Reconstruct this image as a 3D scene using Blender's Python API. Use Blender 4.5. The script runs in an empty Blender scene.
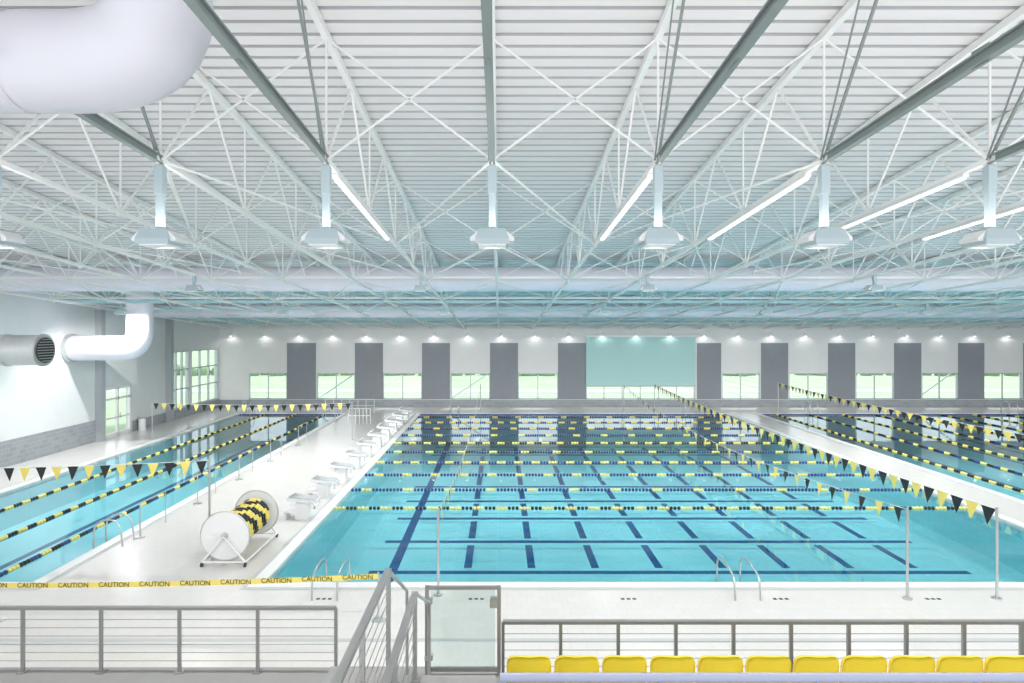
import bpy, math, random
from mathutils import Vector, Matrix
random.seed(4)
sc = bpy.context.scene
F = 640.0; H = 6.05; VX = 500.0; VY = 328.0
def X(px, d): return (px-VX)*d/F
def Z(py, d): return H-(py-VY)*d/F

# ---------------------------------------------------------------- materials
def mat(name, col, rough=0.5, metal=0.0, noise=0.0, nscale=8.0, bump=0.0, emit=None, es=0.0, spec=None):
    m = bpy.data.materials.new(name); m.use_nodes = True
    nt = m.node_tree; b = nt.nodes['Principled BSDF']
    b.inputs['Base Color'].default_value = (*col, 1)
    b.inputs['Roughness'].default_value = rough
    b.inputs['Metallic'].default_value = metal
    if spec is not None: b.inputs['Specular IOR Level'].default_value = spec
    if noise > 0 or bump > 0:
        tc = nt.nodes.new('ShaderNodeTexCoord')
        n = nt.nodes.new('ShaderNodeTexNoise'); n.inputs['Scale'].default_value = nscale
        n.inputs['Detail'].default_value = 4
        nt.links.new(tc.outputs['Object'], n.inputs['Vector'])
        if noise > 0:
            mx = nt.nodes.new('ShaderNodeMix'); mx.data_type = 'RGBA'
            mx.inputs[6].default_value = (*[c*(1-noise) for c in col], 1)
            mx.inputs[7].default_value = (*[min(1, c*(1+noise)) for c in col], 1)
            nt.links.new(n.outputs['Fac'], mx.inputs[0])
            nt.links.new(mx.outputs[2], b.inputs['Base Color'])
        if bump > 0:
            bp = nt.nodes.new('ShaderNodeBump'); bp.inputs['Strength'].default_value = bump
            nt.links.new(n.outputs['Fac'], bp.inputs['Height'])
            nt.links.new(bp.outputs['Normal'], b.inputs['Normal'])
    if emit:
        b.inputs['Emission Color'].default_value = (*emit, 1)
        b.inputs['Emission Strength'].default_value = es
    return m

def brickmat(name, c1, c2, mortar, sx=1.0, bw=0.4, rh=0.2, axis='XY', rough=0.4, ms=0.01):
    m = bpy.data.materials.new(name); m.use_nodes = True
    nt = m.node_tree; b = nt.nodes['Principled BSDF']; b.inputs['Roughness'].default_value = rough
    tc = nt.nodes.new('ShaderNodeTexCoord'); sp = nt.nodes.new('ShaderNodeSeparateXYZ'); cb = nt.nodes.new('ShaderNodeCombineXYZ')
    nt.links.new(tc.outputs['Object'], sp.inputs[0])
    nt.links.new(sp.outputs[axis[0]], cb.inputs['X']); nt.links.new(sp.outputs[axis[1]], cb.inputs['Y'])
    br = nt.nodes.new('ShaderNodeTexBrick'); br.inputs['Scale'].default_value = sx
    br.inputs['Color1'].default_value = (*c1, 1); br.inputs['Color2'].default_value = (*c2, 1)
    br.inputs['Mortar'].default_value = (*mortar, 1); br.inputs['Mortar Size'].default_value = ms
    br.inputs['Brick Width'].default_value = bw; br.inputs['Row Height'].default_value = rh
    nt.links.new(cb.outputs[0], br.inputs['Vector'])
    nt.links.new(br.outputs['Color'], b.inputs['Base Color'])
    return m

def watermat(name, tint):
    m = bpy.data.materials.new(name); m.use_nodes = True
    nt = m.node_tree; nt.nodes.clear()
    o = nt.nodes.new('ShaderNodeOutputMaterial'); mx = nt.nodes.new('ShaderNodeMixShader')
    t = nt.nodes.new('ShaderNodeBsdfTransparent'); t.inputs[0].default_value = (*tint, 1)
    g = nt.nodes.new('ShaderNodeBsdfGlossy'); g.inputs['Roughness'].default_value = 0.012
    g.inputs[0].default_value = (0.90, 0.98, 1, 1)
    fr = nt.nodes.new('ShaderNodeFresnel'); fr.inputs[0].default_value = 1.37
    tc = nt.nodes.new('ShaderNodeTexCoord')
    n = nt.nodes.new('ShaderNodeTexNoise'); n.inputs['Scale'].default_value = 1.6; n.inputs['Detail'].default_value = 2
    bp = nt.nodes.new('ShaderNodeBump'); bp.inputs['Strength'].default_value = 0.025; bp.inputs['Distance'].default_value = 0.06
    nt.links.new(tc.outputs['Object'], n.inputs['Vector']); nt.links.new(n.outputs['Fac'], bp.inputs['Height'])
    nt.links.new(bp.outputs[0], g.inputs['Normal']); nt.links.new(bp.outputs[0], fr.inputs['Normal'])
    nt.links.new(fr.outputs[0], mx.inputs[0]); nt.links.new(t.outputs[0], mx.inputs[1]); nt.links.new(g.outputs[0], mx.inputs[2])
    nt.links.new(mx.outputs[0], o.inputs[0])
    return m

def glassmat(name, tint, fac=0.08):
    m = bpy.data.materials.new(name); m.use_nodes = True
    nt = m.node_tree; nt.nodes.clear()
    o = nt.nodes.new('ShaderNodeOutputMaterial'); mx = nt.nodes.new('ShaderNodeMixShader'); mx.inputs[0].default_value = fac
    t = nt.nodes.new('ShaderNodeBsdfTransparent'); t.inputs[0].default_value = (*tint, 1)
    g = nt.nodes.new('ShaderNodeBsdfGlossy'); g.inputs['Roughness'].default_value = 0.03
    nt.links.new(t.outputs[0], mx.inputs[1]); nt.links.new(g.outputs[0], mx.inputs[2]); nt.links.new(mx.outputs[0], o.inputs[0])
    return m

M = {}
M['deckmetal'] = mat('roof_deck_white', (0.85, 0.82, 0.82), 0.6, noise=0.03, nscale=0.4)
M['fluteshade'] = mat('roof_deck_flute_shade', (0.58, 0.57, 0.58), 0.7)  # groove shade painted in as a darker grey of the deck
M['steelw'] = mat('white_painted_steel', (0.88, 0.88, 0.86), 0.4)
M['steelt'] = mat('steel_water_light_teal', (0.50, 0.70, 0.74), 0.4)  # teal imitates pool light reflected onto the far steel
M['steelg'] = mat('greygreen_shaded_steel', (0.23, 0.27, 0.26), 0.4)  # grey-green with the shade on the near steel put into the colour
M['column'] = mat('column_grey_paint', (0.40, 0.43, 0.45), 0.5)
M['duct'] = mat('duct_fabric_white', (0.82, 0.79, 0.87), 0.45, noise=0.03, nscale=2)
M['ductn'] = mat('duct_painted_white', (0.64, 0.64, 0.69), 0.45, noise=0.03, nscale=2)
M['galv'] = mat('galvanised_metal', (0.55, 0.56, 0.56), 0.35, 0.7, noise=0.1)
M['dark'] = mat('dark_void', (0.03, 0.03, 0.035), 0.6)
M['wallL'] = mat('wall_pale_grey', (0.68, 0.71, 0.72), 0.6, noise=0.04, nscale=1.5)
M['wallfar'] = mat('far_wall_offwhite', (0.78, 0.78, 0.78), 0.6, noise=0.04, nscale=1.5)
M['wallD'] = mat('wall_charcoal_panel', (0.25, 0.27, 0.30), 0.6, noise=0.06, nscale=2)
M['blockL'] = brickmat('wall_block_dark_yz', (0.25, 0.28, 0.30), (0.30, 0.33, 0.35), (0.35, 0.38, 0.40), axis='YZ')
M['blockF'] = brickmat('wall_block_dark_xz', (0.28, 0.31, 0.33), (0.34, 0.37, 0.40), (0.40, 0.42, 0.44), axis='XZ')
M['teal'] = mat('teal_shade', (0.44, 0.69, 0.68), 0.6, noise=0.03)
M['deck'] = brickmat('deck_tile_cream', (0.74, 0.725, 0.70), (0.76, 0.745, 0.72), (0.70, 0.685, 0.665), bw=0.3, rh=0.3, rough=0.22, ms=0.008)
M['coping'] = mat('coping_white', (0.84, 0.85, 0.84), 0.35)
M['grate'] = mat('grate_grey', (0.50, 0.53, 0.54), 0.5)
M['pool'] = brickmat('pool_tile_turquoise', (0.46, 0.83, 0.87), (0.48, 0.85, 0.89), (0.43, 0.79, 0.83), bw=0.3, rh=0.3, rough=0.5)
M['navy'] = mat('navy_tile', (0.008, 0.06, 0.24), 0.5)
M['water'] = watermat('pool_water', (0.76, 0.95, 0.99))
M['yellow'] = mat('yellow_plastic', (0.95, 0.72, 0.04), 0.4)
M['ropey'] = mat('yellow_float', (0.90, 0.75, 0.18), 0.4)
M['black'] = mat('black_plastic', (0.015, 0.017, 0.02), 0.4)
M['blue'] = mat('navy_float', (0.02, 0.06, 0.20), 0.4)
M['white'] = mat('white_plastic', (0.82, 0.83, 0.83), 0.35)
M['ss'] = mat('stainless_steel', (0.62, 0.63, 0.62), 0.3, 0.85)
M['railg'] = mat('rail_grey_steel', (0.36, 0.36, 0.35), 0.35, 0.5)
M['bar'] = mat('rail_lavender_paint', (0.42, 0.46, 0.62), 0.35)
M['conc'] = mat('concrete_grey', (0.32, 0.32, 0.31), 0.8, noise=0.08, nscale=3, bump=0.05)
M['glass'] = glassmat('window_glass', (0.95, 0.98, 0.98))
M['gateglass'] = glassmat('gate_glass', (0.88, 0.93, 0.92), 0.06)
M['frame'] = mat('window_frame_alu', (0.50, 0.56, 0.57), 0.4, 0.4)
M['lawn'] = mat('lawn_grass', (0.36, 0.48, 0.30), 0.9, noise=0.25, nscale=0.15)
M['road'] = mat('pale_paving', (0.50, 0.52, 0.52), 0.9, noise=0.05)
M['hedge'] = mat('hedge_leaves', (0.20, 0.31, 0.18), 0.9, noise=0.4, nscale=1.5)
M['leaf'] = mat('tree_leaves', (0.14, 0.26, 0.11), 0.9, noise=0.4, nscale=3)
M['trunk'] = mat('tree_trunk', (0.15, 0.10, 0.07), 0.9)
M['lampw'] = mat('lamp_housing', (0.44, 0.54, 0.57), 0.4)
M['lens'] = mat('lamp_lens', (0.80, 0.83, 0.84), 0.3, emit=(1, 1, 1), es=0.1)
M['glow'] = mat('wall_light_lens', (1, 1, 1), 0.3, emit=(1, 0.97, 0.9), es=6)
M['strip'] = mat('strip_light_diffuser', (1, 1, 1), 0.3, emit=(1, 0.99, 0.97), es=1.3)

# ---------------------------------------------------------------- mesh builder
class B:
    def __init__(s): s.v = []; s.f = []; s.m = []; s.sm = []; s.mats = []
    def mi(s, k):
        if k not in s.mats: s.mats.append(k)
        return s.mats.index(k)
    def add(s, vs, fs, k, smooth=False):
        o = len(s.v); s.v += [tuple(v) for v in vs]; i = s.mi(k)
        for f in fs: s.f.append([o+a for a in f]); s.m.append(i); s.sm.append(smooth)
    def box(s, x0, x1, y0, y1, z0, z1, k):
        vs = [(x0,y0,z0),(x1,y0,z0),(x1,y1,z0),(x0,y1,z0),(x0,y0,z1),(x1,y0,z1),(x1,y1,z1),(x0,y1,z1)]
        s.add(vs, [(0,3,2,1),(4,5,6,7),(0,1,5,4),(1,2,6,5),(2,3,7,6),(3,0,4,7)], k)
    def beam(s, a, b, w, h, k):
        a = Vector(a); b = Vector(b); d = (b-a).normalized()
        up = Vector((0,0,1)) if abs(d.z) < 0.95 else Vector((0,1,0))
        r = d.cross(up).normalized(); u = r.cross(d)
        vs = []
        for p in (a, b):
            for sx, sy in ((-1,-1),(1,-1),(1,1),(-1,1)):
                vs.append(p + r*sx*w/2 + u*sy*h/2)
        s.add(vs, [(0,1,2,3),(7,6,5,4),(0,4,5,1),(1,5,6,2),(2,6,7,3),(3,7,4,0)], k)
    def ibeam(s, a, b, w, h, t, k):
        a = Vector(a); b = Vector(b); d = (b-a).normalized(); r = d.cross(Vector((0,0,1))).normalized(); u = r.cross(d)
        s.beam(a+u*(h/2-t/2), b+u*(h/2-t/2), w, t, k); s.beam(a-u*(h/2-t/2), b-u*(h/2-t/2), w, t, k)
        s.beam(a, b, t, h-2*t, k)
    def tube(s, pts, r, k, n=8, caps=True, closed=False):
        pts = [Vector(p) for p in pts]; N = len(pts); rs = r if isinstance(r, (list, tuple)) else [r]*N
        vs = []; prev = None
        for i, p in enumerate(pts):
            if i == 0: d = pts[1]-pts[0]
            elif i == N-1: d = pts[-1]-pts[-2]
            else: d = (pts[i+1]-pts[i]).normalized()+(pts[i]-pts[i-1]).normalized()
            d.normalize()
            if prev is None:
                ref = Vector((0,0,1)) if abs(d.z) < 0.9 else Vector((1,0,0))
                a = d.cross(ref).normalized()
            else:
                a = (prev - d*prev.dot(d)).normalized()
            prev = a; c = d.cross(a)
            for j in range(n):
                t = 2*math.pi*j/n; vs.append(p + (a*math.cos(t)+c*math.sin(t))*rs[i])
        fs = []
        for i in range(N-1):
            for j in range(n):
                fs.append((i*n+j, i*n+(j+1)%n, (i+1)*n+(j+1)%n, (i+1)*n+j))
        s.add(vs, fs, k, True)
        if caps:
            s.add(vs[:n], [tuple(range(n))[::-1]], k); s.add(vs[-n:], [tuple(range(n))], k)
    def cyl(s, a, b, r, k, n=16): s.tube([a, b], r, k, n)
    def obj(s, name, parent=None):
        me = bpy.data.meshes.new(name); me.from_pydata(s.v, [], s.f); me.update()
        for k in s.mats: me.materials.append(M[k])
        me.polygons.foreach_set('material_index', s.m); me.polygons.foreach_set('use_smooth', s.sm); me.update()
        o = bpy.data.objects.new(name, me); sc.collection.objects.link(o)
        if parent: o.parent = parent
        return o
def empty(name, loc=(0,0,0)):
    e = bpy.data.objects.new(name, None); e.location = loc; sc.collection.objects.link(e); return e
def bez(p0, p1, p2, n=8):
    p0, p1, p2 = Vector(p0), Vector(p1), Vector(p2)
    return [p0*(1-t)**2 + p1*2*t*(1-t) + p2*t*t for t in [i/n for i in range(n+1)]]
def light(name, kind, loc, rot, energy, parent=None, size=(1, 1), col=(1, 0.98, 0.96), cone=150, blend=0.6):
    L = bpy.data.lights.new(name, kind); L.energy = energy; L.color = col
    if kind == 'AREA': L.shape = 'RECTANGLE'; L.size, L.size_y = size
    if kind == 'SPOT': L.shadow_soft_size = 0.0; L.spot_size = math.radians(cone); L.spot_blend = blend
    o = bpy.data.objects.new(name, L); o.location = loc; o.rotation_euler = rot; sc.collection.objects.link(o)
    if parent: o.parent = parent
    return o

# ---------------------------------------------------------------- dimensions
XL, XR, YF, YB = -21.5, 44.0, 49.0, -4.0
PY0, PY1 = 15.2, 45.0
MP = (-5.6, 15.9); LP = (-18.3, -11.1); RP = (18.3, 39.0)
FZ = -1.4
def chord(y): return 8.62-0.067*(y-9.8)
def deckz(y): return 10.6-0.102*(y-9.8)

# ---------------------------------------------------------------- floor & pools
b = B()
for x0, x1 in ((XL, LP[0]), (LP[1], MP[0]), (MP[1], RP[0]), (RP[1], XR)):
    b.box(x0, x1, PY0, PY1, -1.8, 0, 'deck')
b.box(XL, XR, 8.0, PY0, -1.8, 0, 'deck'); b.box(XL, XR, PY1, YF, -1.8, 0, 'deck')
b.box(XL+0.5, XR-0.5, 12.35, 12.47, 0, 0.004, 'grate'); b.box(XL+0.5, XR-0.5, 11.2, 11.26, 0, 0.004, 'grate')
b.obj('floor')
def pool(nm, x0, x1, xl, yl, dashed=False):
    e = empty(nm)
    b = B()
    b.add([(x0,PY0,FZ),(x1,PY0,FZ),(x1,PY1,FZ),(x0,PY1,FZ)], [(0,1,2,3)], 'pool')
    t = 0.01
    b.box(x0, x0+t, PY0, PY1, FZ, -0.2, 'pool'); b.box(x1-t, x1, PY0, PY1, FZ, -0.2, 'pool')
    b.box(x0, x1, PY0, PY0+t, FZ, -0.2, 'pool'); b.box(x0, x1, PY1-t, PY1, FZ, -0.2, 'pool')
    for n, a in enumerate(xl):
        if dashed and n > 0:
            for q in range(len(yl)-1):
                g = 0.36; b.box(a-0.12, a+0.12, yl[q]+g, yl[q+1]-g, FZ, FZ+0.006, 'navy')
        elif dashed: b.box(a-0.15, a+0.15, yl[0]-0.8, yl[-1]+1.5, FZ, FZ+0.006, 'navy')
        else: b.box(a-0.12, a+0.12, PY0+2, PY1-2, FZ, FZ+0.006, 'navy')
    for a in yl: b.box(x0+1.6, x1-1.6, a-0.12, a+0.12, FZ, FZ+0.008, 'navy')
    b.obj('pool_basin', e)
    b = B(); b.add([(x0,PY0,-0.05),(x1,PY0,-0.05),(x1,PY1,-0.05),(x0,PY1,-0.05)], [(0,1,2,3)], 'water'); b.obj('water_surface', e)
    b = B()
    w = 0.3; h = 0.02
    b.box(x0-w, x0, PY0-w, PY1+w, 0.001, h, 'coping'); b.box(x1, x1+w, PY0-w, PY1+w, 0.001, h, 'coping')
    b.box(x0, x1, PY0-w, PY0, 0.001, h, 'coping'); b.box(x0, x1, PY1, PY1+w, 0.001, h, 'coping')
    g = 0.12
    b.box(x0-w-g, x0-w, PY0-w-g, PY1+w, 0.001, 0.006, 'grate'); b.box(x1+w, x1+w+g, PY0-w-g, PY1+w, 0.001, 0.006, 'grate')
    b.box(x0-w, x1+w, PY0-w-g, PY0-w, 0.001, 0.006, 'grate')
    b.box(x0, x1, PY1-0.02, PY1-0.011, -0.2, -0.0, 'navy')
    x = x0+1.5
    while x < x1:
        for q in range(3): b.box(x+q*0.13, x+q*0.13+0.08, PY0-0.95, PY0-0.87, 0.001, 0.004, 'black')
        x += 3.4
    b.obj('pool_coping', e)
pool('main_swimming_pool', MP[0], MP[1], [-3.3]+[-1.0+1.98*i for i in range(8)], [19.5, 22.3, 25.0]+[27.5+2.5*i for i in range(6)], True)
pool('left_swimming_pool', LP[0], LP[1], [-17.5, -15.5, -13.4, -11.9], [17.2, 42.5])
pool('right_swimming_pool', RP[0], RP[1], [19.5+2.3*i for i in range(8)], [42.5])

# ---------------------------------------------------------------- lane ropes
def rope(a, c, kinds, run=4, name='lane_rope'):
    b = B(); a = Vector(a); c = Vector(c); L = (c-a).length; d = (c-a)/L
    b.tube([a, c], 0.012, 'white', 5)
    n = int(L/0.13)
    for i in range(n):
        p = a+d*(i+0.5)*0.13
        k = kinds[(i//run) % len(kinds)]
        b.tube([p-d*0.05, p-d*0.02, p+d*0.02, p+d*0.05], [0.035, 0.06, 0.06, 0.035], k, 8)
    return b.obj(name)
pats = [('ropey','black'), ('blue','ropey','blue','blue'), ('blue','ropey','blue'), ('ropey','blue'), ('blue','ropey','black','blue')]
for i in range(10):
    y = 21.6+2.45*i
    if y > 44.3: break
    rope((MP[0], y, -0.03), (MP[1], y, -0.03), pats[i % 5], 3)
for x in (-16.6, -14.4, -12.3): rope((x, PY0, -0.03), (x, PY1, -0.03), ('ropey','black') if x != -12.3 else ('black','blue','ropey'), 3)
for i in range(8): rope((19.4+2.3*i, PY0+2, -0.03), (19.4+2.3*i, PY1, -0.03), ('ropey','black') if i % 2 == 0 else ('blue','black','ropey'), 3)

# ---------------------------------------------------------------- pennant flags
def flags(a, c, sag, posts=(True, True), base=0.0, sp=0.42, w=0.15, h=0.38):
    e = empty('backstroke_flags')
    a = Vector(a); c = Vector(c); L = (c-a).length; n = int(L/sp); b = B()
    P = lambda t: a.lerp(c, t) - Vector((0,0,1))*sag*4*t*(1-t)
    b.tube([P(i/30) for i in range(31)], 0.008, 'white', 4)
    d = (c-a).normalized()
    for i in range(n):
        p = P((i+0.5)/n); nrm = d.cross(Vector((0,0,1)))*random.uniform(-0.05, 0.05)
        q = p+Vector((0,0,-h))+nrm
        b.add([p-d*w, p+d*w, q], [(0,1,2)], 'ropey' if i % 2 else 'black')
    b.obj('pennant_string', e)
    for k, p in enumerate((a, c)):
        if posts[k]:
            b = B(); b.tube([(p.x, p.y, base), (p.x, p.y, p.z+0.05)], 0.03, 'ss', 8); b.cyl((p.x, p.y, base), (p.x, p.y, base+0.03), 0.1, 'ss', 12)
            b.obj('flag_post_%d' % (k+1), e)
flags((11.1, 14.3, 2.0), (11.1, 46.0, 2.0), 0.25, sp=0.5, w=0.22, h=0.42)
flags((-1.4, 14.5, 1.9), (-1.4, 46.0, 2.0), 0.9, sp=0.5)
flags((9.1, 14.3, 2.0), (8.9, 46.0, 2.0), 0.8, sp=0.7)
flags((20.0, 14.4, 2.3), (20.0, 46.0, 2.1), 0.3, sp=0.5, w=0.22)
flags((-18.8, 17.4, 2.25), (-7.9, 17.4, 2.45), 0.10)
flags((-18.8, 34.6, 2.0), (-8.0, 34.6, 2.0), 0.12)

# ---------------------------------------------------------------- starting blocks
def block(x, y):
    b = B()
    b.box(x-0.42, x-0.02, y-0.20, y+0.20, 0.0, 0.52, 'white')
    b.box(x-0.80, x-0.42, y-0.26, y+0.26, 0.22, 0.30, 'white')
    b.box(x-0.76, x-0.70, y-0.22, y+0.22, 0.0, 0.22, 'white')
    b.beam((x-0.66, y, 0.66), (x+0.26, y, 0.56), 0.62, 0.09, 'white')
    b.beam((x-0.60, y, 0.715), (x+0.22, y, 0.625), 0.50, 0.012, 'grate')
    b.beam((x-0.62, y, 0.72), (x-0.46, y, 0.84), 0.50, 0.04, 'white')
    b.tube([(x+0.05, y-0.32, 0.60), (x+0.22, y-0.32, 0.52), (x+0.22, y-0.32, 0.38), (x+0.22, y+0.32, 0.38), (x+0.22, y+0.32, 0.52), (x+0.05, y+0.32, 0.60)], 0.017, 'ss', 6)
    b.obj('starting_block')
for i in range(0, 10):
    y = 20.4+2.45*i
    if y < 44.5: block(-6.05, y)

# ---------------------------------------------------------------- pool ladders / grab rails
def grab(x, y, dirn, horiz=False, hs=1.0, back=0.55):
    b = B()
    for s in (-0.28, 0.28):
        def q(u, z): return (x+s, y+dirn*u, z*hs if z > 0 else z) if not horiz else (x+dirn*u, y+s, z*hs if z > 0 else z)
        pts = [q(-back, 0), q(-back+0.05, 0.55)] + bez(q(-back+0.05, 0.55), q(-back+0.13, 0.92), q(-0.05, 0.86), 5)[1:] + bez(q(-0.05, 0.86), q(0.28, 0.8), q(0.25, 0.3), 5)[1:] + [q(0.25, -1.1)]
        b.tube(pts, 0.024, 'ss', 8)
    for z in (-0.35, -0.65, -0.95):
        if not horiz: b.box(x-0.28, x+0.28, y+dirn*0.25-0.04, y+dirn*0.25+0.04, z, z+0.03, 'white')
        else: b.box(x+dirn*0.25-0.04, x+dirn*0.25+0.04, y-0.28, y+0.28, z, z+0.03, 'white')
    b.obj('pool_ladder')
grab(5.5, 15.15, 1, hs=0.7, back=0.95); grab(-3.9, 15.15, 1, hs=0.7, back=0.95); grab(-11.0, 18.0, -1, True, 0.85); grab(-3.2, 45.1, -1); grab(13.3, 45.1, -1); grab(36, 45.1, -1); grab(-17.8, 45.1, -1); grab(22, 45.1, -1)
grab(-11.0, 41.0, -1, True)

b = B()
for (x0, x1, y) in ((-12.5, -9.0, 44.6+1.2), (-9.6, -8.2, 40.5)):
    n = 6
    for i in range(n+1):
        x = x0+(x1-x0)*i/n; b.tube([(x, y, 0), (x, y, 0.95)], 0.02, 'white', 6)
    for z in (0.5, 0.95): b.tube([(x0, y, z), (x1, y, z)], 0.02, 'white', 6)
b.obj('deck_guard_rail')
for k, y in enumerate((18.5, 22, 25.5, 29, 33)):
    b = B(); b.tube([(-10.4, y, 0), (-10.4, y, 1.0)], 0.02, 'ss', 6); b.cyl((-10.4, y, 0), (-10.4, y, 0.03), 0.14, 'ss', 12)
    b.tube([(-10.4, y, 0.98), (-10.4, y+1.4, 0.98), (-10.4, y+1.4, 0.0)], 0.018, 'ss', 6); b.obj('deck_handrail')

# ---------------------------------------------------------------- lane rope reel
e = empty('lane_rope_reel', (-7.0, 16.3, 0))
b = B(); cz = 0.76; R = 0.62
for y in (0.0, 2.1):
    b.tube([(0, y-0.012, cz), (0, y+0.012, cz)], R, 'white', 40)
    b.tube([(R*math.cos(a), y, cz+R*math.sin(a)) for a in [2*math.pi*i/40 for i in range(41)]], 0.02, 'ss', 8, caps=False)
    b.tube([(0, y-0.05, cz), (0, y+0.05, cz)], 0.09, 'ss', 16)
b.obj('reel_discs', e)
b = B(); b.tube([(0, -0.12, cz), (0, 2.22, cz)], 0.035, 'ss', 10); b.obj('reel_axle', e)
b = B(); nT = 18
for t in range(nT):
    y0 = 0.12+t*(1.86/nT); r0 = 0.36+0.02*((t*7) % 3)
    for j in range(24):
        a0 = 2*math.pi*j/24; a1 = 2*math.pi*(j+1)/24
        b.tube([(r0*math.cos(a0), y0, cz+r0*math.sin(a0)), (r0*math.cos(a1), y0+0.004, cz+r0*math.sin(a1))], 0.062, 'ropey' if ((j+t)//3) % 2 else 'black', 6, caps=False)
b.obj('wound_lane_ropes', e)
b = B()
for y in (-0.1, 2.2):
    b.tube([(-0.55, y, 0.12), (0, y, cz), (0.55, y, 0.12)], 0.028, 'white', 8); b.tube([(-0.55, y, 0.12), (0.55, y, 0.12)], 0.028, 'white', 8)
    for x in (-0.55, 0.55): b.cyl((x-0.02, y, 0.06), (x+0.02, y, 0.06), 0.06, 'black', 12)
for x in (-0.55, 0.55): b.tube([(x, -0.1, 0.12), (x, 2.2, 0.12)], 0.028, 'white', 8)
b.obj('reel_frame', e)

# ---------------------------------------------------------------- walls
dW = YF
wins = []
pxs = [(249,287),(317,355),(383,422),(451,490),(518,558),(586,695),(722,760),(789,828),(856,894),(922,958),(984,1022),(1054,1092)]
for i, (a, c) in enumerate(pxs):
    zb, zt = Z(399, dW), Z(373, dW)
    if a == 586: zt = Z(386, dW)
    wins.append((X(a, dW), X(c, dW), zb, zt))
b = B(); xs = XL-0.3; z0, z1 = -0.3, deckz(YF)+0.6
for h in wins:
    b.box(xs, h[0], YF, YF+0.3, z0, z1, 'wallfar'); b.box(h[0], h[1], YF, YF+0.3, z0, h[2], 'wallfar'); b.box(h[0], h[1], YF, YF+0.3, h[3], z1, 'wallfar'); xs = h[1]
b.box(xs, XR+0.3, YF, YF+0.3, z0, z1, 'wallfar'); b.obj('wall_far')
for i, (a, c, zb, zt) in enumerate(wins):
    b = B(); y0 = YF+0.05; y1 = YF+0.15; t = 0.07
    b.box(a, a+t, y0, y1, zb, zt, 'frame'); b.box(c-t, c, y0, y1, zb, zt, 'frame')
    b.box(a, c, y0, y1, zb, zb+t, 'frame'); b.box(a, c, y0, y1, zt-t, zt, 'frame')
    nm = 6 if c-a > 5 else 2
    for q in range(1, nm): xx = a+(c-a)*q/nm; b.box(xx-0.035, xx+0.035, y0, y1, zb, zt, 'frame')
    b.box(a, c, YF+0.09, YF+0.1, zb, zt, 'glass')
    b.box(a-0.05, c+0.05, YF-0.06, YF, zb-0.06, zb, 'frame')
    if i in (1, 3, 9) and c-a < 5:
        b.beam((a, YF+0.6, zb), (c, YF+0.6, zt), 0.08, 0.08, 'frame')
    b.obj('window_%d' % (i+1))
b = B()
dp = [(287,316),(355,383),(422,450),(490,518),(558,586),(697,721),(761,788),(828,855),(894,921),(958,984),(1023,1053)]
for a, c in dp: b.box(X(a, dW), X(c, dW), YF-0.04, YF-0.001, 0.6, Z(343, dW), 'wallD')
b.obj('trim_1')
b = B(); b.box(XL, XR, YF-0.05, YF-0.001, 0.0, 0.55, 'blockF'); b.obj('baseboard_far')
b = B(); xa, xc = X(586, dW), X(695, dW)
b.box(xa, xc, YF-0.12, YF-0.045, Z(385, dW), Z(337, dW), 'teal'); b.box(xa-0.05, xc+0.05, YF-0.14, YF-0.045, Z(337, dW), Z(337, dW)+0.12, 'frame')
b.box(xa-0.05, xc+0.05, YF-0.14, YF-0.045, Z(385, dW)-0.08, Z(385, dW), 'frame')
b.obj('roller_shade')
def ly(px): return 21.5*F/(VX-px)
holes = [(ly(105), ly(131), 0.0, 2.75), (ly(171), ly(190)-.1, 0.65, 4.5), (ly(192), ly(218), 0.65, 4.5)]
b = B(); ys = YB
for h in holes:
    b.box(XL-0.3, XL, ys, h[0], -0.3, 12.6, 'wallL'); b.box(XL-0.3, XL, h[0], h[1], -0.3, h[2], 'wallL'); b.box(XL-0.3, XL, h[0], h[1], h[3], 12.6, 'wallL'); ys = h[1]
b.box(XL-0.3, XL, ys, YF, -0.3, 12.6, 'wallL'); b.obj('wall_left')
b = B()
for a, c in [(YB, ly(105)-0.1), (ly(131)+0.1, YF)]: b.box(XL+0.001, XL+0.04, a, c, 0, 0.62 if a > 30 else 1.15, 'blockL')
b.obj('baseboard_left')
b = B()
for px in (97, 167): y = ly(px); b.box(XL+0.001, XL+0.35, y-0.18, y+0.18, 0, 7.0, 'column')
b.obj('trim_2')
for wi, h in enumerate(holes[1:]):
    b = B(); n = 3
    for q in range(n+1):
        y = h[0]+(h[1]-h[0])*q/n; b.box(XL-0.2, XL-0.05, y-0.04, y+0.04, h[2], h[3], 'frame')
    for z in (h[2], 1.9, 3.2, h[3]-0.08): b.box(XL-0.2, XL-0.05, h[0], h[1], z, z+0.08, 'frame')
    b.box(XL-0.13, XL-0.12, h[0], h[1], h[2], h[3], 'glass'); b.obj('window_%d' % (20+wi))
h = holes[0]; b = B()
mid = (h[0]+h[1])/2
for y in (h[0]+0.05, mid, h[1]-0.05): b.box(XL-0.15, XL-0.01, y-0.06, y+0.06, 0, 2.75, 'white')
for z in (0.0, 2.05, 2.63): b.box(XL-0.15, XL-0.01, h[0], h[1], z, z+0.12, 'white')
for z in (0.12, 1.0): b.box(XL-0.12, XL-0.02, h[0], h[1], z, z+0.1, 'white')
b.box(XL-0.1, XL-0.09, h[0], h[1], 0, 2.75, 'glass')
for y in (mid-0.12, mid+0.12): b.tube([(XL+0.04, y, 0.95), (XL+0.04, y, 1.3)], 0.02, 'ss', 6)
b.obj('door_1')
b = B(); b.box(XR, XR+0.3, YB, YF+0.3, -0.3, 12.6, 'wallL'); b.obj('wall_right')

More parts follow.
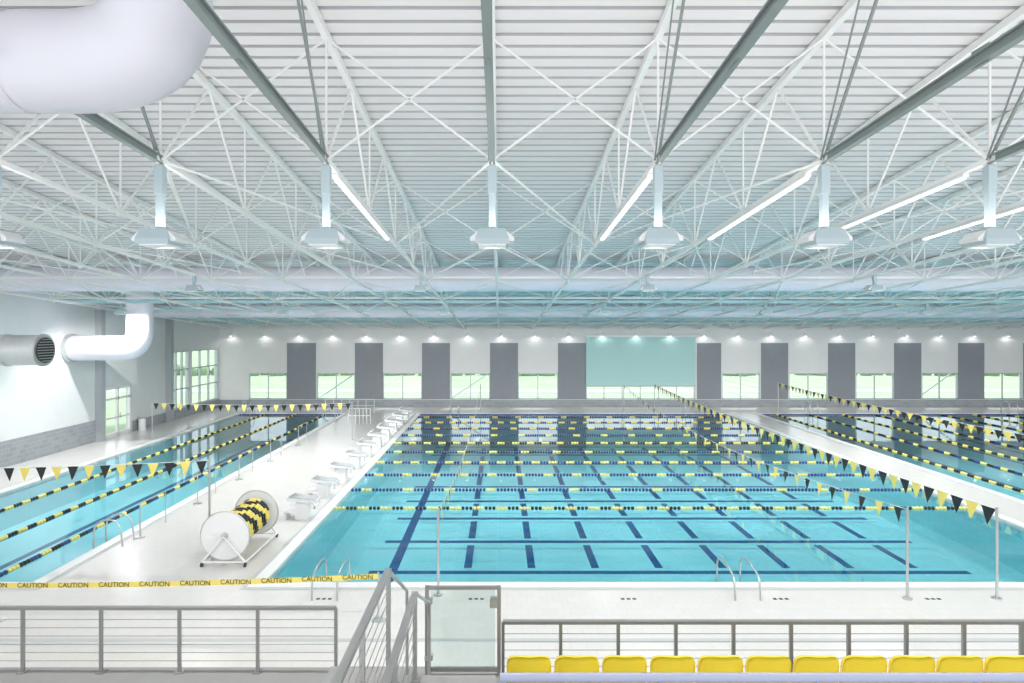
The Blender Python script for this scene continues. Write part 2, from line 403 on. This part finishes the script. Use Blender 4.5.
# ---------------------------------------------------------------- roof deck
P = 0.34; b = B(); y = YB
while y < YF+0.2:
    pr = [(y, 0.0, 'deckmetal'), (y+0.25, 0.0, 'fluteshade'), (y+0.265, 0.075, 'fluteshade'), (y+0.325, 0.075, 'fluteshade'), (y+0.34, 0.0, None)]
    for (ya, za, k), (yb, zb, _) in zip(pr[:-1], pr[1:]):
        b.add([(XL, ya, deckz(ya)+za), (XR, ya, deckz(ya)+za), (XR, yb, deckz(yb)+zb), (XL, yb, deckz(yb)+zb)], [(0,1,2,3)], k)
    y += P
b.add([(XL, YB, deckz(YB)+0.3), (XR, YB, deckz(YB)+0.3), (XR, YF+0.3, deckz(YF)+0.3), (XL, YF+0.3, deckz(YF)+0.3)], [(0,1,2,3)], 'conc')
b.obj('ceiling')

# ---------------------------------------------------------------- trusses
SP = 2.54; X0 = -0.12
idx = list(range(-8, 17)); nodes = [9.8-6.4, 9.8-3.2] + [9.8+3.25*j for j in range(0, 13)]
nodes = [n for n in nodes if n < 48.9]
root = empty('roof_trusses')
b = B()
for i in idx:
    x = X0+SP*i
    b.ibeam((x, -3.5, chord(-3.5)), (x, 9.8, chord(9.8)), 0.09, 0.13, 0.02, 'steelg')  # shaded near end of the chord, darkened by colour
    b.beam((x, 9.8, chord(9.8)), (x, 48.95, chord(48.95)), 0.08, 0.08, 'steelw')
    b.beam((x, -3.5, deckz(-3.5)-0.08), (x, 48.95, deckz(48.95)-0.08), 0.10, 0.12, 'steelw')
    for j, y in enumerate(nodes):
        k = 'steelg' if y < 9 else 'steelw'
        if j < len(nodes)-1:
            y2 = nodes[j+1]; ym = (y+y2)/2
            if y > 6: b.beam((x, ym, deckz(ym)-0.1), (x, y2, chord(y2)), 0.035, 0.035, k)
            if 6 < y < 9: b.beam((x-0.05, ym+0.5, deckz(ym)-0.15), (x-0.05, y2, chord(y2)), 0.02, 0.02, k)
            if y > 8: b.beam((x, y, chord(y)), (x, ym, deckz(ym)-0.1), 0.035, 0.035, k)
        if y > 8: b.beam((x, y, chord(y)), (x, y, deckz(y)-0.1), 0.028, 0.028, 'steelw')
        b.box(x-0.012, x+0.012, y-0.12, y+0.12, chord(y)-0.08, chord(y)+0.11, k)
b.obj('truss_members', root)
b = B()
for n, i in enumerate(idx[:-1]):
    xa = X0+SP*i; xb = xa+SP
    for j, y in enumerate(nodes):
        if y < 9: continue
        if j % 2 == 0:
            b.beam((xa, y, chord(y)), (xb, y, deckz(y)-0.12), 0.028, 0.028, 'steelw'); b.beam((xb, y, chord(y)), (xa, y, deckz(y)-0.12), 0.028, 0.028, 'steelw')
        if j < len(nodes)-2 and j % 2 == 0:
            y2 = nodes[j+2]
            if i % 2 == 0: b.beam((xa, y, chord(y)), (xb, y2, chord(y2)), 0.03, 0.03, 'steelw')
            else: b.beam((xb, y, chord(y)), (xa, y2, chord(y2)), 0.03, 0.03, 'steelw')
for y in (nodes[6], nodes[8]):
    b.beam((XL, y, chord(y)+0.1), (XR, y, chord(y)+0.1), 0.06, 0.07, 'steelw')
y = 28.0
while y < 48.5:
    b.beam((XL, y, deckz(y)-0.22), (XR, y, deckz(y)-0.22), 0.1, 0.16, 'steelt'); y += 1.55  # purlin colour carries the glow off the water
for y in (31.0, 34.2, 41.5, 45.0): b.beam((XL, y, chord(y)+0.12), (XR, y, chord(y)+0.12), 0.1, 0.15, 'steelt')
b.obj('cross_bracing', root)
b = B()
for i in (-1, 1, 2, 3, 4):
    x = X0+SP*i; y0, y1 = 10.3, 15.2
    b.beam((x, y0, chord(y0)-0.075), (x, y1, chord(y1)-0.075), 0.10, 0.05, 'white'); b.beam((x, y0+0.05, chord(y0)-0.115), (x, y1-0.05, chord(y1)-0.115), 0.075, 0.03, 'strip')
b.obj('linear_strip_lights')

# ---------------------------------------------------------------- ducts
def duct(path, r, step=1.6, name='air_duct', flange=None, k='duct'):
    b = B(); b.tube(path, r, k, 32)
    pts = [Vector(p) for p in path]; L = 0.0
    for i in range(len(pts)-1):
        d = pts[i+1]-pts[i]; l = d.length; dn = d.normalized(); s = step-L
        while s < l:
            p = pts[i]+dn*s; b.tube([p-dn*0.02, p+dn*0.02], r*1.012, k, 32, caps=False); s += step
        L = (L+l) % step
    if flange: b.tube([path[0], (path[0][0]+0.18, path[0][1], path[0][2])], flange, 'galv', 28)
    return b.obj(name)
duct([(XL+0.05, 26, 8.04), (XR-0.05, 26, 8.04)], 0.5, 3.0)
duct([(XL+0.05, 38, 7.16), (XR-0.05, 38, 7.16)], 0.5, 3.0)
p = [(-14, 7.0, 8.95), (-4.65, 7.0, 8.95)] + bez((-4.65, 7.0, 8.95), (-3.45, 7.0, 8.95), (-3.6, 6.6, 9.8), 9)[1:] + [(-3.65, 6.3, 10.55)]
duct(p, 0.53, 2.2, k='ductn')
p = [(XL+0.02, 32, 5.05), (-18.9, 32, 5.05)] + bez((-18.9, 32, 5.05), (-18.0, 32, 5.05), (-18.0, 32, 5.95), 6)[1:] + [(-18.0, 32, deckz(32)-0.1)]
duct(p, 0.62, 1.5, flange=0.72)
b = B()
b.tube([(XL+0.02, 26, 5.15), (-18.5, 26, 5.15)], 0.62, 'galv', 32)
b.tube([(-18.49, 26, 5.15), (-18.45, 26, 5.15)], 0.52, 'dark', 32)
for q in range(-4, 5):
    hw = math.sqrt(max(0, 0.5**2-(q*0.11)**2)); b.box(-18.44, -18.41, 26-hw, 26+hw, 5.15+q*0.11-0.012, 5.15+q*0.11+0.012, 'galv')
for x in (-21, -20, -18.6): b.tube([(x, 26, 5.15), (x+0.08, 26, 5.15)], 0.66, 'galv', 32, caps=True)
b.obj('exhaust_duct')

# ---------------------------------------------------------------- pendant lamps
def lamp(x, y, z, top, up, down, tilt=0.0, s=1.0):
    e = empty('pendant_light', (x, y, z))
    b = B(); t = min(s, 1.0)
    b.box(-0.05*t, 0.05*t, -0.05*t, 0.05*t, 0.12, top-z, 'lampw')
    b.box(-0.065*t, 0.065*t, -0.065*t, 0.065*t, (top-z)*0.6, top-z-0.02, 'lampw')
    b.obj('stem', e)
    b = B()
    vs = [(-0.2,-0.2,0.12),(0.2,-0.2,0.12),(0.2,0.2,0.12),(-0.2,0.2,0.12),(-0.25,-0.26,-0.04),(0.25,-0.26,-0.04),(0.25,0.26,-0.04),(-0.25,0.26,-0.04)]
    fs = [(0,1,2,3),(0,4,5,1),(1,5,6,2),(2,6,7,3),(3,7,4,0)]
    vs = [(a*s, c*s, d*s) for a, c, d in vs]
    b.add(vs, fs, 'lampw'); b.box(-0.25*s, 0.25*s, -0.26*s, 0.26*s, -0.12*s, -0.04*s, 'lampw'); b.box(-0.21*s, 0.21*s, -0.22*s, 0.22*s, -0.135*s, -0.12*s, 'lens')
    for sg in (-1, 1):
        vs = [(sg*0.20,-0.2,0.10),(sg*0.20,0.2,0.10),(sg*0.33,0.2,-0.02),(sg*0.33,-0.2,-0.02),(sg*0.20,-0.2,-0.07),(sg*0.20,0.2,-0.07),(sg*0.33,0.2,-0.07),(sg*0.33,-0.2,-0.07)]
        b.add([(a*s, c*s, d*s) for a, c, d in vs], [(0,1,2,3),(7,6,5,4),(3,2,6,7),(0,3,7,4),(1,5,6,2)], 'white')
    b.obj('housing', e)
    if up: light('uplight', 'AREA', (0, 0, 0.17), (math.pi, 0, 0), up, e, (0.9*s, 0.5*s))
    if down: light('downlight', 'SPOT', (0, 0.05, -0.16), (tilt, 0, 0), down, e, cone=168, blend=0.5)
for i in range(-3, 10): lamp(X0+SP*i, 9.8, 7.43, chord(9.8)-0.08, 9, 270, math.radians(25))
for y, up, dn in ((21.5, 0, 850), (30.3, 0, 1150)):  # added rows of pendants, placed to brighten the far pool and deck
    for i in range(-7, 17, 3):
        x = X0+SP*i; lamp(x, y, chord(y)-0.45, chord(y)-0.04, up, dn, math.radians(14), s=0.85)
b = B(); e = empty('wall_washer_lights')
x = XL+1.0
while x < XR-0.5:
    b.tube([(x, YF-0.35, 5.62), (x, YF-0.30, 5.45)], [0.05, 0.10], 'white', 10); b.tube([(x, YF-0.30, 5.45), (x, YF-0.295, 5.43)], 0.09, 'glow', 10)
    b.beam((x, YF-0.34, 5.6), (x, YF, 5.7), 0.03, 0.03, 'steelw')
    light('washer_lamp', 'SPOT', (x, YF-0.5, 5.40), (math.radians(12), 0, 0), 9, e, cone=160, blend=0.4)
    x += 2.575
b.obj('washer_housings', e)

# ---------------------------------------------------------------- stands foreground
b = B()
b.box(-12, -2.3, 3.0, 10.15, -0.5, 0.67, 'conc'); b.box(-2.3, 14, 3.0, 9.1, -0.5, 0.9, 'conc')
b.box(0.0, 14, 3.0, 8.3, 0.9, 1.36, 'conc'); b.box(-2.3, 0.0, 3.0, 8.7, 0.9, 1.45, 'conc'); b.box(-1.35, -0.05, 2.0, 7.6, 1.45, 1.8, 'conc'); b.box(-1.35, -0.05, 2.0, 7.1, 1.8, 2.2, 'conc')
b.obj('spectator_stand')
def cable_rail(name, pts, z0, h, npost, cables=6, k='railg'):
    b = B(); a, c = Vector(pts[0]), Vector(pts[1])
    for i in range(npost+1):
        p = a.lerp(c, i/npost); b.beam((p.x, p.y, z0), (p.x, p.y, z0+h), 0.045, 0.045, k); b.box(p.x-0.06, p.x+0.06, p.y-0.06, p.y+0.06, z0, z0+0.015, k)
    b.beam((a.x, a.y, z0+h), (c.x, c.y, z0+h), 0.07, 0.045, k)
    for q in range(1, cables+1):
        z = z0+0.05+(h-0.1)*q/(cables+1); b.tube([(a.x, a.y, z), (c.x, c.y, z)], 0.005, 'railg', 4)
    return b.obj(name)
cable_rail('cable_railing', ((X(10-74*3, 10), 10.0), (X(306+30, 10), 10.0)), 0.67, Z(608, 10)-0.67, 7)
cable_rail('cable_railing', ((X(503, 9), 9.0), (X(503, 9)+0.81*13, 9.0)), 0.9, Z(622, 9)-0.9, 13, 7)
cable_rail('aisle_railing', ((-1.22, 7.0), (-1.22, 3.0)), 2.2, 1.2, 3, 7, 'railg')
cable_rail('aisle_railing', ((-0.93, 7.0), (-0.93, 3.0)), 2.2, 0.95, 3, 5, 'railg')
b = B(); b.tube([(-0.93, 7.03, 3.13), (-0.93, 8.4, 2.45), (-0.93, 8.4, 1.45)], 0.022, 'ss', 8); b.tube([(-1.22, 7.03, 3.38), (-1.22, 8.4, 2.6), (-1.22, 8.4, 1.45)], 0.022, 'ss', 8); b.obj('stair_handrail')
b = B(); d = 8.5; x0, x1 = X(427, d), X(499, d); zt, zb = Z(586, d), Z(671, d)
for x in (x0, x1): b.box(x-0.025, x+0.025, d-0.025, d+0.025, 1.45, zt, 'railg')
b.box(x0, x1, d-0.02, d+0.02, zt-0.04, zt, 'railg'); b.box(x0, x1, d-0.02, d+0.02, zb, zb+0.05, 'railg')
b.box(x0+0.05, x1-0.05, d-0.006, d+0.006, zb+0.05, zt-0.05, 'gateglass'); b.box(x1-0.12, x1-0.02, d-0.05, d+0.05, 2.35, 2.47, 'ss')
b.box(x0-0.03, x0+0.08, d-0.04, d+0.04, 2.4, 2.46, 'ss'); b.box(x0-0.03, x0+0.08, d-0.04, d+0.04, 1.65, 1.71, 'ss')
b.obj('glass_gate')
def seat(x, y, z):
    e = empty('stadium_seat', (x, y, z)); b = B()
    def shell(f, nu, nv, t, nm):
        vs = []; fs = []
        for s in (0, 1):
            for i in range(nu+1):
                for j in range(nv+1):
                    p, n = f(i/nu, j/nv); vs.append(Vector(p)+Vector(n)*t*s)
        o = (nu+1)*(nv+1)
        for i in range(nu):
            for j in range(nv):
                a = i*(nv+1)+j; q = (a, a+nv+1, a+nv+2, a+1); fs.append(q[::-1]); fs.append(tuple(v+o for v in q))
        for i in range(nu):
            for j in (0, nv): a = i*(nv+1)+j; fs.append((a, a+nv+1, a+nv+1+o, a+o))
        for j in range(nv):
            for i in (0, nu): a = i*(nv+1)+j; fs.append((a, a+1, a+1+o, a+o))
        bb = B(); bb.add(vs, fs, 'yellow', True); bb.obj(nm, e)
    def back(u, v):
        w = 0.262*(1-0.15*max(0, v-0.8)*5*max(0, v-0.8)*5*0.6); xx = (u-0.5)*2
        zz = 0.40+0.46*v - 0.06*abs(xx)**4*v
        return (xx*w, -0.12-0.06*v+0.09*xx*xx, zz), (0, -1, 0)
    def pan(u, v):
        xx = (u-0.5)*2; return (xx*0.24, -0.14+0.44*v, 0.42+0.03*xx*xx-0.04*math.sin(v*math.pi)-(0.06*max(0, v-0.8)*5)), (0, 0, -1)
    shell(back, 10, 8, 0.045, 'backrest'); shell(pan, 10, 8, 0.03, 'seat_pan')
    b.box(-0.03, 0.03, -0.1, 0.15, 0, 0.38, 'railg'); b.box(-0.15, 0.15, -0.12, 0.2, 0, 0.03, 'railg'); b.obj('pedestal', e)
for i in range(14): seat(0.34+0.565*i, 7.65, 1.365)
b = B(); b.tube([(0.0, 6.5, 2.5), (10, 6.5, 2.5)], 0.045, 'bar', 12)
for i in range(7): b.tube([(0.03+i*1.6, 6.5, 1.365), (0.03+i*1.6, 6.5, 2.5)], 0.025, 'bar', 8)
b.obj('seat_row_rail')

# caution tape
e = empty('caution_tape'); b = B(); n = 40; yt = 13.2
vs = []; fs = []
def tp(t): return X(-150, yt)+(X(378, yt)-X(-150, yt))*t, 0.78 - 0.10*4*t*(1-t)+0.15*t
for i in range(n+1):
    xx, zz = tp(i/n); vs += [(xx, yt, zz-0.055), (xx, yt, zz+0.055)]
for i in range(n): fs.append((2*i, 2*i+2, 2*i+3, 2*i+1))
b.add(vs, fs, 'ropey'); b.obj('tape_strip', e)
for i in range(13):
    cu = bpy.data.curves.new('caution_text', 'FONT'); cu.body = 'CAUTION'; cu.size = 0.14; cu.extrude = 0.001; cu.align_x = 'CENTER'; cu.align_y = 'CENTER'
    cu.materials.append(M['black']); o = bpy.data.objects.new('caution_text', cu); xx, zz = tp((i+0.5)/13)
    o.location = (xx, yt-0.006, zz); o.rotation_euler = (math.pi/2, 0, 0); o.parent = e; sc.collection.objects.link(o)
b = B()
for t in (0.28, 1.0):
    xx, zz = tp(t); b.tube([(xx, yt+0.03, 0), (xx, yt+0.03, zz+0.08)], 0.02, 'ss', 8); b.cyl((xx, yt+0.03, 0), (xx, yt+0.03, 0.03), 0.13, 'ss', 14)
b.obj('tape_posts', e)
b = B(); b.cyl((-21.2, 37.9, 0), (-21.2, 37.9, 0.7), 0.2, 'white', 14); b.cyl((-21.2, 37.9, 0.7), (-21.2, 37.9, 0.74), 0.22, 'railg', 14); b.obj('waste_bin')

# ---------------------------------------------------------------- outside
b = B(); b.box(-160, 200, YF+0.6, 260, -0.6, -0.3, 'lawn'); b.box(-160, XL-0.5, -40, YF+0.6, -0.6, -0.3, 'lawn'); b.box(-160, 200, 63, 66, -0.3, -0.27, 'road'); lawn = b.obj('lawn')
b = B()
x = -60.0
while x < 90:
    r = random.uniform(0.7, 1.1); y = 86+random.uniform(-1, 1); b.tube([(x, y, -0.3), (x, y, 0.2*r), (x, y, 0.7*r), (x, y, 1.0*r)], [r*0.9, r, r*0.8, r*0.1], 'hedge', 10); x += random.uniform(0.8, 2.2)
b.obj('shrub_row', lawn)
for k in range(18):
    x = -70+k*10+random.uniform(-4, 4); y = random.uniform(90, 120); s = random.uniform(1.6, 2.6)
    b = B(); b.tube([(x, y, -0.3), (x, y, s*1.6)], [0.25, 0.14], 'trunk', 8)
    for q in range(9):
        cx, cy, cz2 = x+random.uniform(-1, 1)*s*.7, y+random.uniform(-1, 1)*s*.7, s*1.7+random.uniform(-.5, 1)*s
        rr = s*random.uniform(.45, .75); b.tube([(cx, cy, cz2+rr*t) for t in (-1, -.8, -.3, .3, .8, 1)], [rr*.1, rr*.6, rr*.97, rr*.95, rr*.6, rr*.05], 'leaf', 10)
    b.obj('tree')

# ---------------------------------------------------------------- world, sun, camera
w = bpy.data.worlds.new('World'); sc.world = w; w.use_nodes = True
bg = w.node_tree.nodes['Background']; bg.inputs[0].default_value = (0.95, 0.96, 1.0, 1); bg.inputs[1].default_value = 1.8
S = bpy.data.lights.new('sun', 'SUN'); S.energy = 3.4; S.angle = 0.02; so = bpy.data.objects.new('sun', S); so.rotation_euler = (math.radians(-35), math.radians(20), 0); sc.collection.objects.link(so)
cam = bpy.data.cameras.new('camera'); co = bpy.data.objects.new('camera', cam); sc.collection.objects.link(co)
co.location = (0, 0, H); co.rotation_euler = (math.pi/2, 0, 0)
cam.sensor_width = 36; cam.lens = 36*F/1024; cam.shift_x = 12/1024; cam.shift_y = -13.5/1024; cam.clip_end = 600
sc.camera = co
try:
    sc.view_settings.view_transform = 'Standard'; sc.view_settings.exposure = 0.05
except Exception as ex: print(ex)
